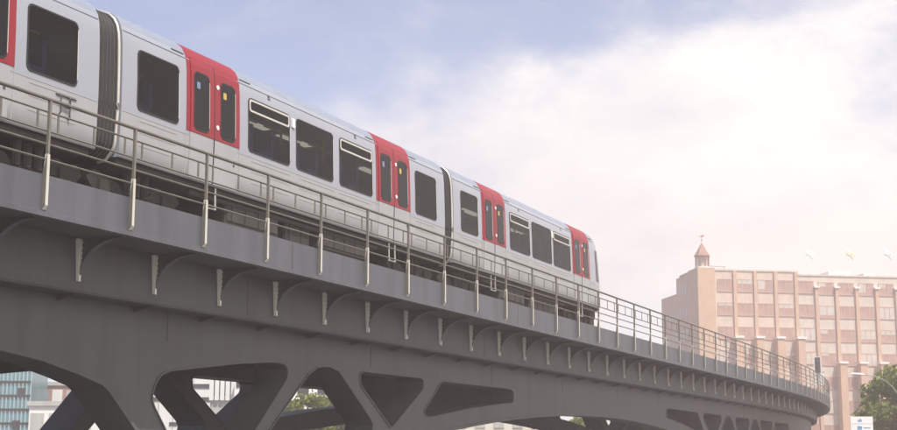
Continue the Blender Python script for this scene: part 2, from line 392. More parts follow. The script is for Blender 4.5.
# ------------------------------------------------------------------ railings
RZ = (5.146, 4.94, 4.655, 4.46, 4.235)
def railing(label, o, s0, s1, k0, k1, side):
    t = thing('railing', label, 'railing')
    mb = MB(); ss = frange(s0, s1, 1.0)
    mb.tube([pt(s, o, RZ[0]-0.028) for s in ss], 0.030, 8); mb.build('handrail', M['rail'], t, 50)
    for z in RZ[1:]:
        mb = MB(); mb.tube([pt(s, o-0.012*side, z-0.01) for s in ss], 0.0155, 6); mb.build('rail', M['rail'], t, 50)
    b = MB()
    b.prism([(-0.032*side, RZ[0]-0.05), (-0.034*side, 4.30), (0.010*side, 4.30), (0.014*side, RZ[0]-0.05)], 'x', -0.020, 0.020)
    pm = b.mesh('post', M['post'])
    b = MB()   # light lower half of the post, running down over the fascia to a cut foot
    b.prism([(-0.040*side, 3.54), (-0.036*side, 4.298), (0.012*side, 4.298), (0.028*side, 4.05), (0.028*side, 3.475), (-0.01*side, 3.475)], 'x', -0.026, 0.030)
    fm = b.mesh('post_foot', M['cream'])
    b = MB(); b.prism([(-0.039*side, 3.545), (0.027*side, 3.48), (0.027*side, 4.04), (-0.034*side, 4.29)], 'x', -0.036, -0.0265); bm_ = b.mesh('post_shade_plate', M['post'])  # dark plate paints the shade on the foot's near face
    b = MB(); b.box(-0.02, 0.02, -0.006+0.012*side, 0.006+0.012*side, RZ[2]-0.01, RZ[1]-0.01); barm = b.mesh('bar', M['rail'])
    bars = []
    for k in range(k0, k1+1):
        s = 2.0*k; base = pt(s, o, 0)
        p = link('post', pm, t, base, rzof(s)); link('post_foot', fm, p); link('post_shade_plate', bm_, p)
        for q in (0.11, 0.515, 0.89): bars.append(s+2*q)
    bars.sort(key=lambda s: abs(s-2))
    for s in bars[:100]: link('bar', barm, t, pt(s, o, 0), rzof(s))
    if len(bars) > 100:
        mb = MB()
        for s in bars[100:]:
            a, c = pt(s-.02, o-0.012*side, RZ[2]-0.01), pt(s+.02, o-0.012*side, RZ[1]-0.01)
            mb.add([a, (c.x, c.y, a.z), c, (a.x, a.y, c.z)], [(0, 1, 2, 3)])
            d = pt(s, o-0.006*side, 0)-pt(s, o-0.012*side, 0)
            mb.add([a+d, Vector((c.x, c.y, a.z))+d, c+d, Vector((a.x, a.y, c.z))+d], [(0, 1, 2, 3)])
        setp(mb.build('bars', M['rail'], t), kind='stuff')
    return t
railing('brown grey steel safety railing on the near viaduct edge, in front of the train', 0.0, V0, V1, -3, 54, 1)
railing('steel safety railing on the far edge of the viaduct, seen behind the train nose', -8.2, 24, V1, 13, 46, -1)

# track
tr = thing('railway_track', 'pair of steel running rails on sleepers under the metro train', 'track')
for o in (-1.92, -3.36):
    mb = MB(); sweep(mb, [(o-.07, 4.01), (o+.07, 4.01), (o+.015, 4.05), (o+.036, 4.16), (o-.036, 4.16), (o-.015, 4.05)], V0, V1); mb.build('rail', M['darkst'], tr)
mb = MB(); sweep(mb, rect(-3.9, -1.4, 3.524, 4.005), V0, V1); mb.build('track_slab', M['concrete'], tr)
tr2 = thing('railway_track', 'empty second track on the far half of the viaduct deck', 'track')
for o in (-5.2, -6.64):
    mb = MB(); sweep(mb, [(o-.07, 4.01), (o+.07, 4.01), (o+.015, 4.05), (o+.036, 4.16), (o-.036, 4.16), (o-.015, 4.05)], V0, V1); mb.build('rail', M['darkst'], tr2)
mb = MB(); sweep(mb, rect(-7.2, -4.6, 3.524, 4.005), V0, V1); mb.build('track_slab', M['concrete'], tr2)

# ------------------------------------------------------------------ train
TO = -1.3-1.33          # centre line of the train, metres inside the handrail line
SIDE = [(5.03, 1.300), (5.06, 1.318), (5.40, 1.326), (5.85, 1.330), (5.985, 1.330), (6.5, 1.318), (7.045, 1.296), (7.25, 1.275), (7.40, 1.235), (7.52, 1.165), (7.62, 1.05), (7.70, 0.86), (7.755, 0.58), (7.78, 0.25)]
def yat(z):
    for (a, ya), (b, yb) in zip(SIDE, SIDE[1:]):
        if a <= z <= b: return ya+(yb-ya)*(z-a)/(b-a)
    return SIDE[0][1] if z < 5.1 else 0.25
train = thing('metro_train', 'silver and white metro train with red doors crossing the viaduct', 'train', pt(10, TO, 4.16))
def lerp_tab(x, xs, vals):
    for i in range(len(xs)-1):
        if xs[i] <= x <= xs[i+1]: return vals[i]+(vals[i+1]-vals[i])*(x-xs[i])/(xs[i+1]-xs[i])
    return vals[0] if x < xs[0] else vals[-1]
def body_loft(xs, wid, rake, drop, openings):
    # full section, outward side is -y ; material slots 0 offwhite 1 silver 2 roof 3 under
    sec = [(-y, z) for z, y in SIDE]+[(y, z) for z, y in reversed(SIDE)]
    n = len(sec); mb = MB(); v = []
    for x, w, rk, dr in zip(xs, wid, rake, drop):
        for (y, z) in sec: v.append((x-rk*max(0, z-5.7)-rk*0.5*max(0, 5.4-z), y*w, z-dr*max(0, z-7.0)))
    f = []; mi = []
    for i in range(len(xs)-1):
        xm = (xs[i]+xs[i+1])/2; hole = any(a < xm < b for a, b in openings)
        for k in range(n):
            k2 = (k+1) % n; z = (sec[k][1]+sec[k2][1])/2
            if hole and k < len(SIDE) and 5.99 < z < 7.04: continue
            f.append((i*n+k, i*n+k2, (i+1)*n+k2, (i+1)*n+k)); mi.append(3 if k == n-1 else 0 if z < 5.85 else 1 if z < 7.42 else 2)
    mb.v += v; mb.f += f; mb.m += mi
    mb.f.append(tuple(range(n))[::-1]); mb.m.append(1); mb.f.append(tuple((len(xs)-1)*n+k for k in range(n))); mb.m.append(1)
    return mb
def rrect(x0, x1, z0, z1, r, n=5):
    out = []
    for cx, cz, a in ((x1-r, z1-r, 0), (x0+r, z1-r, 90), (x0+r, z0+r, 180), (x1-r, z0+r, 270)):
        out += [(cx+r*math.cos(math.radians(a+90*i/n)), cz+r*math.sin(math.radians(a+90*i/n))) for i in range(n+1)]
    return out
def side_panel(mb, poly, d0, d1, mi=0, cut=None, lean=0.0):
    """thin panel following the carriage side: outline poly (x, z), from d0 to d1 metres proud of the side."""
    n = len(poly); zc = sum(p[1] for p in poly)/n
    P = lambda p, d: (p[0], -yat(p[1])-d, p[1])
    v = [P(p, d0) for p in poly]+[P(p, d1) for p in poly]
    mb.add(v, [(i, (i+1) % n, n+(i+1) % n, n+i) for i in range(n)], mi)
    # cap: fan in strips by z for curvature
    if cut is None:
        zs = sorted(set([round(p[1], 4) for p in poly]+[z for z, _ in SIDE if min(q[1] for q in poly) < z < max(q[1] for q in poly)]))
        row = []
        for z in zs:
            xs_ = []
            for i in range(n):
                (xa, za), (xb, zb) = poly[i], poly[(i+1) % n]
                if abs(za-z) < 1e-4: xs_.append(xa)
                if (za-z)*(zb-z) < 0: xs_.append(xa+(xb-xa)*(z-za)/(zb-za))
            row += [P((min(xs_), z), d1), P((max(xs_), z), d1)]
        mb.add(row, [(2*i, 2*i+1, 2*i+3, 2*i+2) for i in range(len(zs)-1)], mi)
    else:
        m = len(cut)
        mb.add([P(p, d1) for p in poly]+[P(p, d1) for p in cut], [(i, (i+1) % n, n+(i+1) % n, n+i) for i in range(n)], mi)
        mb.add([P(p, d1) for p in cut]+[P(p, d0) for p in cut], [(i, (i+1) % m, m+(i+1) % m, m+i) for i in range(m)], mi)
def strip_panel(mb, x0, x1, z0, z1, d, mi=0):
    zs = [z0]+[z for z, _ in SIDE if z0 < z < z1]+[z1]
    v = []
    for z in zs:
        for x in (x0, x1): v.append((x, -yat(z)-d, z))
    mb.add(v, [(2*i, 2*i+1, 2*i+3, 2*i+2) for i in range(len(zs)-1)], mi)
    for x in (x0, x1):
        vv = [(x, -yat(z)-e, z) for z in zs for e in (0, d)]
        mb.add(vv, [(2*i, 2*i+1, 2*i+3, 2*i+2) for i in range(len(zs)-1)], mi)
W0, W1 = 5.985, 7.045
def add_window(car, x0, x1, hopper):
    mb = MB()
    o = rrect(x0-0.03, x1+0.03, W0-0.03, W1+0.03, 0.11); i = rrect(x0, x1, W0, W1, 0.10)
    side_panel(mb, o, 0.0, 0.012, 0, i)
    w = mb.build('window', M['rubber'], car)
    mb = MB(); side_panel(mb, i, 0.006, 0.006); mb.build('window_pane', M['pane'], car)
    mb = MB()
    # bright edge painting sunlight onto the right side of the frame
    mb.tube([(x1+0.02, -yat(z)-0.012, z) for z in frange(W0+0.1, W1-0.1, 0.3)], 0.009, 5)
    if hopper:
        zh = 6.785
        mb = MB()
        side_panel(mb, rrect(x0+0.0, x1-0.0, zh, W1+0.0, 0.06, 3), 0.0, 0.018, 0, rrect(x0+0.045, x1-0.045, zh+0.04, W1-0.04, 0.04, 3))
        mb.tube([(x1+0.02, -yat(z)-0.012, z) for z in frange(W0+0.1, zh, 0.3)], 0.007, 5)
    mb.build('frame_and_lit_edge', M['alu'], car)
    if hopper:
        mb = MB(); side_panel(mb, [(( x0+x1)/2-0.05, 7.20), ((x0+x1)/2+0.05, 7.20), ((x0+x1)/2+0.05, 7.32), ((x0+x1)/2-0.05, 7.32)], 0, 0.004, 0, [((x0+x1)/2-0.03, 7.23), ((x0+x1)/2+0.03, 7.23), ((x0+x1)/2+0.03, 7.25), ((x0+x1)/2-0.03, 7.25)])
        mb.build('mark', M['mark'], car)
def add_glow(car, x, z, w):
    mb = MB(); side_panel(mb, [(x, z), (x+w, z), (x+w, z+0.06), (x, z+0.06)], 0.006, 0.008); mb.build('grab_panel', M['warm'], car)
def add_door(car, x0, x1):
    xm = (x0+x1)/2; mb = MB()
    strip_panel(mb, x0, x1, 5.93, 7.72, 0.008); mb.build('door_surround', M['red'], car)
    for j, (a, b) in enumerate(((x0+0.12, xm-0.012), (xm+0.012, x1-0.10))):
        mb = MB(); strip_panel(mb, a, b, 5.93, 7.37, 0.022)
        strip_panel(mb, a, b, 5.06, 5.927, 0.014, 1)
        d = mb.build('door', [M['red'], M['offwhite']], car)
        xa, xb = (a+0.12, b-0.20) if j == 0 else (a+0.22, b-0.12)
        o = rrect(xa-0.03, xb+0.03, 6.02-0.03, 7.10+0.03, 0.12); i = rrect(xa, xb, 6.02, 7.10, 0.09)
        mb = MB(); side_panel(mb, o, 0.02, 0.030, 0, i); side_panel(mb, i, 0.0, 0.026, 1); mb.build('door_window', [M['rubber'], M['glass']], car)
        mb = MB(); mb.tube([(xb+0.025, -yat(z)-0.03, z) for z in frange(6.1, 7.0, 0.3)], 0.008, 5); mb.build('door_lit_edge', M['alu'], car)  # bright edge on one side only, painted as sunlit
        mb = MB(); side_panel(mb, rrect(xa+0.06, xa+0.17, 6.80, 6.93, 0.02, 2), 0.026, 0.029); mb.build('sticker', M['sticker' if j == 0 else 'yellow'], car)
    mb = MB(); strip_panel(mb, xm-0.010, xm+0.010, 5.06, 7.37, 0.024); mb.build('door_seal', M['rubber'], car)
    mb = MB()
    for x in (x0, x1): strip_panel(mb, x-0.008, x+0.008, 5.06, 5.93, 0.006)
    mb.build('seam', M['slot'], car)
    for z in (6.18, 6.98):
        mb = MB(); mb.tube([(xm+0.10, -yat(z)-0.02, z), (xm+0.10, -yat(z)-0.034, z)], 0.045, 10); mb.build('door_button', M['white'], car)
    mb = MB(); mb.tube([(x1-0.2, -yat(5.5)-0.01, 5.55), (x1-0.2, -yat(5.5)-0.02, 5.55)], 0.03, 8); mb.build('lock', M['mark'], car)
    mb = MB(); mb.tube([(xm-0.1, -1.26, 5.02), (xm-0.1, -1.27, 4.60), (xm+0.22, -1.27, 4.60), (xm+0.22, -1.26, 5.02)], 0.022, 6); mb.build('step', M['alu'], car)
def interior(car, x0, x1, ops):
    mb = MB(); mb.box(x0, x1, -1.24, 1.24, 5.90, 5.94); mb.build('floor', M['under2'], car)
    mb = MB(); mb.box(x0, x1, -1.05, 1.05, 7.30, 7.33); mb.build('ceiling', M['ceil'], car)
    mb = MB(); mb.box(x0, x1, 1.20, 1.23, 5.945, 7.295); mb.build('inner_wall', M['inner'], car)
    for (a, b) in ops:
        n = max(1, int((b-a)/0.75))
        for k in range(n):
            xc = a+(k+0.5)*(b-a)/n
            mb = MB()
            for yy in (-0.75, 0.72):
                mb.box(xc-0.06, xc+0.04, yy-0.40, yy+0.40, 6.0, 6.62); mb.box(xc-0.45, xc-0.061, yy-0.40, yy+0.40, 6.05, 6.16)
            mb.build('seat', M['seat'], car)
        xc = (a+b)/2+0.18
        mb = MB(); mb.tube([(xc, -0.34, 5.945), (xc, -0.34, 7.295)], 0.028, 8); mb.build('grab_pole', M['polem'], car, 40)
        mb = MB(); mb.tube([(a, -0.5, 6.98), (b, -0.5, 6.98)], 0.024, 8); mb.build('grab_rail', M['polem'], car, 40)
        mb = MB(); mb.box(a+0.1, b-0.1, 0.2, 0.45, 7.285, 7.2985); mb.build('added_ceiling_lamp', M['lampon'], car)
        mb = MB(); mb.box(a+0.25, b-0.25, 1.185, 1.199, 6.45, 6.98); mb.build('far_window_daylight', M['farwin'], car)  # pale panel paints daylight coming through the opposite windows
def bogie(car, xc):
    mb = MB()
    for y in (-0.92, 0.92):
        mb.prism([(xc-1.35, 4.62), (xc-1.2, 4.78), (xc-0.5, 4.66), (xc-0.3, 4.52), (xc+0.3, 4.52), (xc+0.5, 4.66), (xc+1.2, 4.78), (xc+1.35, 4.62), (xc+1.2, 4.48), (xc+0.6, 4.5), (xc+0.3, 4.36), (xc-0.3, 4.36), (xc-0.6, 4.5), (xc-1.2, 4.48)], 'y', y-0.07, y+0.07)
        for dx in (-0.25, 0.0, 0.25): mb.cyl(xc+dx, y-0.06, 4.5, 4.9, 0.09, 10)
        mb.box(xc-1.05, xc-0.75, y-0.12, y+0.12, 4.44, 4.66); mb.box(xc+0.75, xc+1.05, y-0.12, y+0.12, 4.44, 4.66)
    mb.box(xc-0.25, xc+0.25, -0.9, 0.9, 4.5, 4.8)
    b = mb.build('bogie', M['under'], car)
    for dx in (-0.9, 0.9):
        mb = MB()
        for y in (-0.74, 0.74):
            mb.tube([(xc+dx, y-0.065, 4.51), (xc+dx, y+0.065, 4.51)], 0.345, 24)
        mb.tube([(xc+dx, -0.74, 4.51), (xc+dx, 0.74, 4.51)], 0.07, 10)
        mb.build('wheelset', M['darkst'], car, 40)
def car(s0, s1, nose, items):
    a = pt(s0, TO, 0); b = pt(s1, TO, 0); d = (b-a); ang = math.atan2(d.y, d.x); Lc = d.length
    sc_ = Lc/(s1-s0); X = lambda s: (s-s0)*sc_
    ops = [(X(it[1])-0.005, X(it[2])+0.005) for it in items if it[0] == 'w']
    xs = sorted([0.0]+[q for o_ in ops for q in o_]+[Lc-2.2 if nose else Lc]); wd = [1.0]*len(xs); rk = [0.0]*len(xs); dr = [0.0]*len(xs)
    if nose:
        for dx, w, r, d_ in ((-1.9, 1.0, 0.0, 0), (-1.5, 0.998, 0.03, 0.01), (-1.1, 0.985, 0.07, 0.04), (-0.75, 0.955, 0.12, 0.10), (-0.45, 0.905, 0.17, 0.19), (-0.22, 0.83, 0.21, 0.29), (-0.07, 0.74, 0.235, 0.38), (0.0, 0.64, 0.25, 0.46)):
            xs.append(Lc+dx); wd.append(w); rk.append(r); dr.append(d_)
    mb = body_loft(xs, wd, rk, dr, ops)
    global NOSE; NOSE = (xs, wd, rk)
    o = mb.build('carriage', [M['offwhite'], M['silver'], M['roofp'], M['under']], train, 30, a-Vector(train.location)-Vector((0, 0, a.z-CAM_H)) if False else (0, 0, 0))
    o.location = Vector((a.x, a.y, CAM_H))-Vector(train.location); o.rotation_euler = (0, 0, ang)
    interior(o, 0.1, Lc-(2.0 if nose else 0.1), ops)
    for it in items:
        if it[0] == 'w': add_window(o, X(it[1]), X(it[2]), it[3])
        if it[0] == 'd': add_door(o, X(it[1]), X(it[2]))
        if it[0] == 'g': add_glow(o, X(it[1]), it[2], it[3])
        if it[0] == 'l':
            mb = MB(); x = X(it[1]); side_panel(mb, rrect(x, x+0.11, 6.82, 7.02, 0.02, 2), 0, 0.03); mb.build('indicator_lamp', M['white'], o)
        if it[0] == 'r':
            mb = MB(); x0, x1 = X(it[1]), X(it[2])
            for z in (5.77, 5.56, 5.33):
                side_panel(mb, [(x0, z), (x1, z), (x1, z+0.022), (x0, z+0.022)], -0.002, 0.005)
            mb.build('rub_strip', M['slot'], o)
        if it[0] == 'b': bogie(o, X(it[1]))
        if it[0] == 'a':
            mb = MB(); x0, x1 = X(it[1]), X(it[2])
            mb.prism([(x0, 7.70), (x0+0.25, 7.79), (x1-0.25, 7.79), (x1, 7.70)], 'y', -0.74, 0.74)
            mb.build('roof_unit', M['offwhite'], o)
        if it[0] == 'u':
            mb = MB(); x0, x1 = X(it[1]), X(it[2]); mb.box(x0, x1, -it[4], 1.0, it[3], 5.0)
            mb.box(x0+0.05, x1-0.05, -it[4]-0.02, -it[4]-0.001, it[3]+0.06, 4.86)
            for q in range(int((x1-x0)/0.5)): mb.box(x0+0.2+q*0.5, x0+0.23+q*0.5, -it[4]-0.04, -it[4]-0.021, it[3]+0.05, 4.9)
            mb.build('equipment_box', M[it[5]], o)
        if it[0] == 'p':
            mb = MB(); mb.tube([(X(it[1]), -1.12, it[3]), (X(it[2]), -1.12, it[3])], 0.05, 8); mb.build('pipe', M['under2'], o, 40)
    # sole bar, drip strip, panel seam
    mb = MB(); mb.box(0.05, Lc-(1.3 if nose else 0.05), -1.22, 1.22, 4.92, 5.027); mb.build('underframe', M['under2'], o)
    mb = MB(); side_panel(mb, [(0.02, 7.30), (Lc-(1.4 if nose else 0.02), 7.30), (Lc-(1.4 if nose else 0.02), 7.318), (0.02, 7.318)], -0.002, 0.010); mb.build('gutter', M['roofp'], o)
    mb = MB(); side_panel(mb, [(0.02, 5.845), (Lc-(1.4 if nose else 0.02), 5.845), (Lc-(1.4 if nose else 0.02), 5.857), (0.02, 5.857)], -0.002, 0.004); mb.build('seam', M['slot'], o)
    for it in items:
        if it[0] == 'd':
            for x in (X(it[1])-0.45, X(it[2])+0.05):
                mb = MB(); side_panel(mb, [(x, 7.37), (x+0.4, 7.37), (x+0.4, 7.385), (x, 7.385)], -0.002, 0.012); mb.build('drip_strip', M['mark'], o)
    return o, Lc
def mirror(c, it):
    pass
mid = [('w',3.72,4.92,0),('d',5.2,7.02),('w',7.37,8.95,1),('w',9.27,10.85,0),('w',11.2,12.77,1),('d',13.0,14.87),('w',15.2,16.42,0),
       ('l',9.06),
       ('r',3.8,4.9),('r',7.5,9.0),('r',9.4,10.9),('r',11.2,12.7),('r',15.2,16.3),('a',8.6,11.6),
       ('b',4.2),('u',6.9,8.9,4.45,1.12,'under2'),('u',9.2,10.3,4.3,1.08,'under'),('u',10.6,12.9,4.5,1.12,'under2'),('p',5.6,13.4,4.85),('b',15.6)]
shift = lambda l, d: [tuple([i[0]]+[(v+d if k < 2 and i[0] in 'wdruap' or (k < 1 and i[0] in 'glb') else v) for k, v in enumerate(i[1:])]) for i in l]
c2, L2 = car(3.26, 16.98, False, mid)
c1, L1 = car(-11.05, 2.66, False, [('w',0.93,2.08,0),('d',-1.18,0.64),('w',-3.1,-1.5,1),('w',-5.0,-3.4,0),('w',-6.9,-5.3,1),('d',-9.0,-7.2),('w',-10.6,-9.4,0),
       ('r',1.0,2.1),('r',-3.0,-1.6),('b',1.4),('b',-9.8),('u',-1.4,-0.1,4.4,1.12,'under2'),('u',-4.6,-1.9,4.45,1.1,'under'),('p',-7,0.2,4.85)])
c3, L3 = car(17.56, 31.15, True, [('w',18.08,19.22,0),('d',19.55,21.35),('w',21.72,23.33,1),('w',23.6,25.3,0),('w',25.55,27.15,1),('d',27.4,29.2),
       ('l',25.36),('r',18.1,19.2),('r',21.8,23.3),('r',23.7,25.3),('r',25.5,27.1),('a',22.9,25.9),
       ('b',18.6),('u',21.3,23.4,4.45,1.12,'under2'),('u',23.8,26.2,4.4,1.1,'under'),('p',20.0,27.0,4.85),('b',28.7)])
# cab end of the leading carriage
def nose_pt(xe, z, d):
    xs, wd, rk = NOSE; w = lerp_tab(xe, xs, wd); r = lerp_tab(xe, xs, rk)
    return (xe-r*max(0, z-5.7), -yat(z)*w-d, z)
mb = MB(); cols = [L3-1.12+i*0.1 for i in range(6)]; zz_ = [5.97, 6.2, 6.5, 6.8, 7.04]
v = [nose_pt(x, z, 0.014) for x in cols for z in zz_]; mb.add(v, [(i*5+k, i*5+k+1, i*5+k+6, i*5+k+5) for i in range(5) for k in range(4)])
cw = mb.build('cab_window', M['glass'], c3)
mb = MB(); mb.box(L3-0.9, L3-0.1, -0.9, 0.9, 4.75, 5.05); mb.box(L3-0.3, L3+0.25, -0.12, 0.12, 4.72, 4.95); mb.box(L3-1.3, L3-0.85, -1.1, 1.1, 4.45, 5.0); mb.build('coupler', M['under'], c3)
# inter-car handle loops low on the first carriage
mb = MB(); zz = 5.62; xh = L1-0.95
mb.tube([(xh, -1.335, 5.75), (xh, -1.37, 5.72), (xh, -1.37, 5.45), (xh, -1.335, 5.42)], 0.012, 5)
mb.tube([(xh+0.22, -1.335, 5.75), (xh+0.22, -1.37, 5.72), (xh+0.22, -1.37, 5.40), (xh+0.22, -1.335, 5.37)], 0.016, 5)
mb.tube([(xh-0.1, -1.34, 5.74), (xh+0.4, -1.34, 5.74)], 0.010, 5); mb.tube([(xh, -1.36, 5.58), (xh+0.22, -1.36, 5.56)], 0.016, 5)
mb.build('handle', M['mark'], c1)
def gangway(sa, sb):
    a, b = pt(sa, TO, 0), pt(sb, TO, 0); d = b-a; Lg = d.length; ang = math.atan2(d.y, d.x)
    # ring outline in (y, z): rounded top and rounded bottom
    def ring(w):
        p = []
        for i in range(7):
            t = i/6*PI/2; p.append((-(0.92+(0.34-w)*math.sin(t)), 5.30-(0.34-w)*math.cos(t)))
        for z, y in SIDE:
            if z > 5.6: p.append((-max(0.05, y-0.045-w), z-0.03-w*0.6))
        return p
    def full(w):
        p = ring(w); return p+[(-y, z) for y, z in reversed(p)]
    mb = MB(); n = len(full(0)); xs = []; nf = 6
    v = []; rows = []
    for i in range(nf):
        for (q, w) in ((0.0, 0.05), (0.5, 0.005)): rows.append(((i+q)/nf*Lg, w))
    rows.append((Lg, 0.05))
    for x, w in rows: v += [(x, y, z) for y, z in full(w)]
    f = [(i*n+k, i*n+(k+1) % n, (i+1)*n+(k+1) % n, (i+1)*n+k) for i in range(len(rows)-1) for k in range(n)]
    mb.add(v, f)
    g = mb.build('gangway_bellows', M['bellow'], train); g.location = Vector((a.x, a.y, CAM_H))-Vector(train.location); g.rotation_euler = (0, 0, ang)
    for i in range(nf):
        mb = MB(); mb.tube([((i+0.5)/nf*Lg, y, z) for y, z in full(0.006)], 0.006, 5); mb.build('bellows_rib', M['bellowrib'], g, 60)
    mb = MB(); mb.tube([(Lg-0.045, y, z) for y, z in full(-0.012)], 0.030, 8); mb.build('bellows_frame', M['alu'], g, 60)
    return g
gangway(2.66, 3.26); gangway(16.98, 17.56)

# ------------------------------------------------------------------ helpers for the far town: image column -> plan position
def at(px, Y): return (px-448.5)/1380.0*Y
def zat(py, Y): return (455.5-py)/1380.0*Y+CAM_H

# ------------------------------------------------------------------ brick office block on the right
bx, by = at(699, 195), 195.0; BR = math.atan(0.15)
off = thing('office_building', 'pink orange brick office block with pilasters, stepped left wing and small rooftop cupola', 'building', (bx, by, 0), BR)
# local: x along the front to the right, y away from the camera
ZT = 27.7; STO = 3.39; R0 = 25.6
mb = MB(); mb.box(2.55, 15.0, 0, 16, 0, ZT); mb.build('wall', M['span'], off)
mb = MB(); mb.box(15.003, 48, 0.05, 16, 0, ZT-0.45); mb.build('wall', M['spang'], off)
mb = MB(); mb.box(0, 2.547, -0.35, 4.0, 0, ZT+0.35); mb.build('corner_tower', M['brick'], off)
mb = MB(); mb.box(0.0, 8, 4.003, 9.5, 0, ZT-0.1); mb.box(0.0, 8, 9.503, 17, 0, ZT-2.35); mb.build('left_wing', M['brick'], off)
for (y0, y1, z) in ((4.01, 6.3, ZT-0.1), (4.01, 8.0, ZT-0.1)):
    mb = MB(); mb.box(0.003, 0.5, y0, y1, z, z+(0.3 if y1 < 7 else 0.29)); mb.build('parapet', M['brick'], off)
mb = MB(); mb.box(2.552, 15.1, -0.12, 0.6, ZT, ZT+0.22); mb.box(15.103, 48, -0.07, 0.6, ZT-0.45, ZT-0.25); mb.build('parapet', M['span'], off)
pil = [5.52+3.06*i for i in range(14)]
wmesh = {}
def win(x0, x1, z, y, hh=0.92, split=2, blind=False):
    key = (round(x1-x0, 2), split, blind)
    if key not in wmesh:
        b = MB(); w = x1-x0
        b.box(0, w, -0.05, 0.10, -hh, -hh+0.12); b.box(0, w, -0.05, 0.10, hh-0.12, hh)
        for i in range(split+1):
            c = i*w/split; b.box(max(0, c-0.06), min(w, c+0.06), -0.049, 0.099, -hh+0.121, hh-0.121)
        f = b.mesh('window', M['wframe']); b = MB(); b.box(0.03, w-0.03, -0.02, 0.05, -hh+0.06, hh-0.06); g = b.mesh('pane', M['wpale' if blind else 'wglass'])
        wmesh[key] = (f, g)
    f, g = wmesh[key]; o = link('window', f, off, (x0, y, z)); link('pane', g, o); return o
rw = random.Random(3); cnt = 0
for r in range(8):
    for i in range(11):
        xa = 2.95 if i == 0 else pil[i-1]+0.35; xb = pil[i]-0.35
        if cnt >= 96: break
        b = rw.random()
        w = win(xa, xb, R0-STO*r-(0.15 if i > 4 else 0), -0.055 if i < 5 else -0.005, split=2 if b < 0.5 else 3, blind=b > 0.9); cnt += 1
        if 0.25 < b < 0.7:
            hb = rw.choice((0.35, 0.6, 0.6, 0.95, 1.3)); wd_ = xb-xa; half = rw.random() < 0.5
            q = MB(); q.box(0.08, wd_*(0.5 if half else 1)-0.08, -0.03, -0.021, 0.86-hb, 0.80); q.build('blind', M['wpale'], w)
for r, ys in ((0, (4.6, 5.9, 7.2)), (1, (4.4, 5.7, 7.0, 8.3, 9.6, 10.9, 12.2, 13.5)), (2, (4.4, 5.7, 7.0, 8.3, 9.6, 10.9, 12.2, 13.5)), (3, (4.4, 5.7, 7.0, 8.3, 9.6, 10.9, 12.2, 13.5))):
    for y in ys:
        b = MB(); z = R0-STO*r; b.box(-0.05, 0.05, y, y+1.05, z-0.85, z+0.85); o = b.build('wing_window', M['wframe'], off)
        b = MB(); b.box(-0.08, -0.052, y+0.08, y+0.97, z-0.77, z+0.77); b.build('pane', M['teal' if False else 'wpale'], o)  # pale pane colour paints the bright reflection in the wing windows
for i, x in enumerate(pil):
    right = i >= 4
    zt = (ZT-0.05) if i < 4 else 25.5
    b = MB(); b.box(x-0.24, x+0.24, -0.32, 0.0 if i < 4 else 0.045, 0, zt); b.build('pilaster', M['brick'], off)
    if right:
        b = MB(); b.box(x-0.42, x+0.42, -0.5, 0.04, 25.503, 25.75); b.build('coping', M['cap'], off)
    zc = 18.0 if i < 4 else 14.6
    if i not in (4,):
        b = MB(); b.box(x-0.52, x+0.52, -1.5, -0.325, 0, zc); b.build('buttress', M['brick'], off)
        b = MB(); b.box(x-0.66, x+0.66, -1.65, -0.326, zc+0.003, zc+0.3); b.build('coping', M['cap'], off)
# cupola
cx, cy, cz = 1.25, 1.2, ZT+0.353
b = MB(); b.cyl(cx, cy, cz, cz+0.25, 1.18, 8); b.build('cupola_base', M['cap'], off)
for k in range(8):
    a = 2*PI*k/8+0.2; b = MB(); b.cyl(cx+0.95*math.cos(a), cy+0.95*math.sin(a), cz+0.252, cz+1.75, 0.09, 6); b.build('cupola_post', M['copper'], off)
b = MB(); b.cyl(cx, cy, cz+0.252, cz+1.75, 0.72, 8); b.build('cupola_glazing', M['wpale'], off)
b = MB(); b.tube([(cx, cy, cz+1.752), (cx, cy, cz+1.9), (cx, cy, cz+2.0), (cx, cy, cz+3.75)], [1.2, 1.2, 1.08, 0.06], 8); b.build('cupola_roof', M['copper'], off)
b = MB(); b.cyl(cx, cy, cz+3.75, cz+4.9, 0.035, 6); b.tube([(cx, cy, cz+4.1), (cx, cy, cz+4.2), (cx, cy, cz+4.3)], [0.02, 0.15, 0.02], 8)
b.prism([(cx-0.45, cz+4.72), (cx-0.1, cz+4.6), (cx+0.25, cz+4.62), (cx+0.42, cz+4.85), (cx+0.2, cz+4.95), (cx-0.1, cz+4.75)], 'y', cy-0.015, cy+0.015); b.build('weather_vane', M['copper'], off)
b = MB(); b.tube([(2.6, 2.0, ZT+0.9), (5.0, 2.0, ZT+0.85)], 0.05, 6); b.cyl(2.7, 2.0, ZT, ZT+0.9, 0.04, 6); b.cyl(4.8, 2.0, ZT, ZT+0.86, 0.04, 6); b.build('roof_rail', M['rail'], off)
for x0, x1, h in ((22.0, 25.5, 0.95), (27.5, 29.2, 0.8)):
    b = MB(); b.box(x0, x1, 5, 8, ZT-0.45, ZT+h); b.build('roof_plant', M['cap'], off)
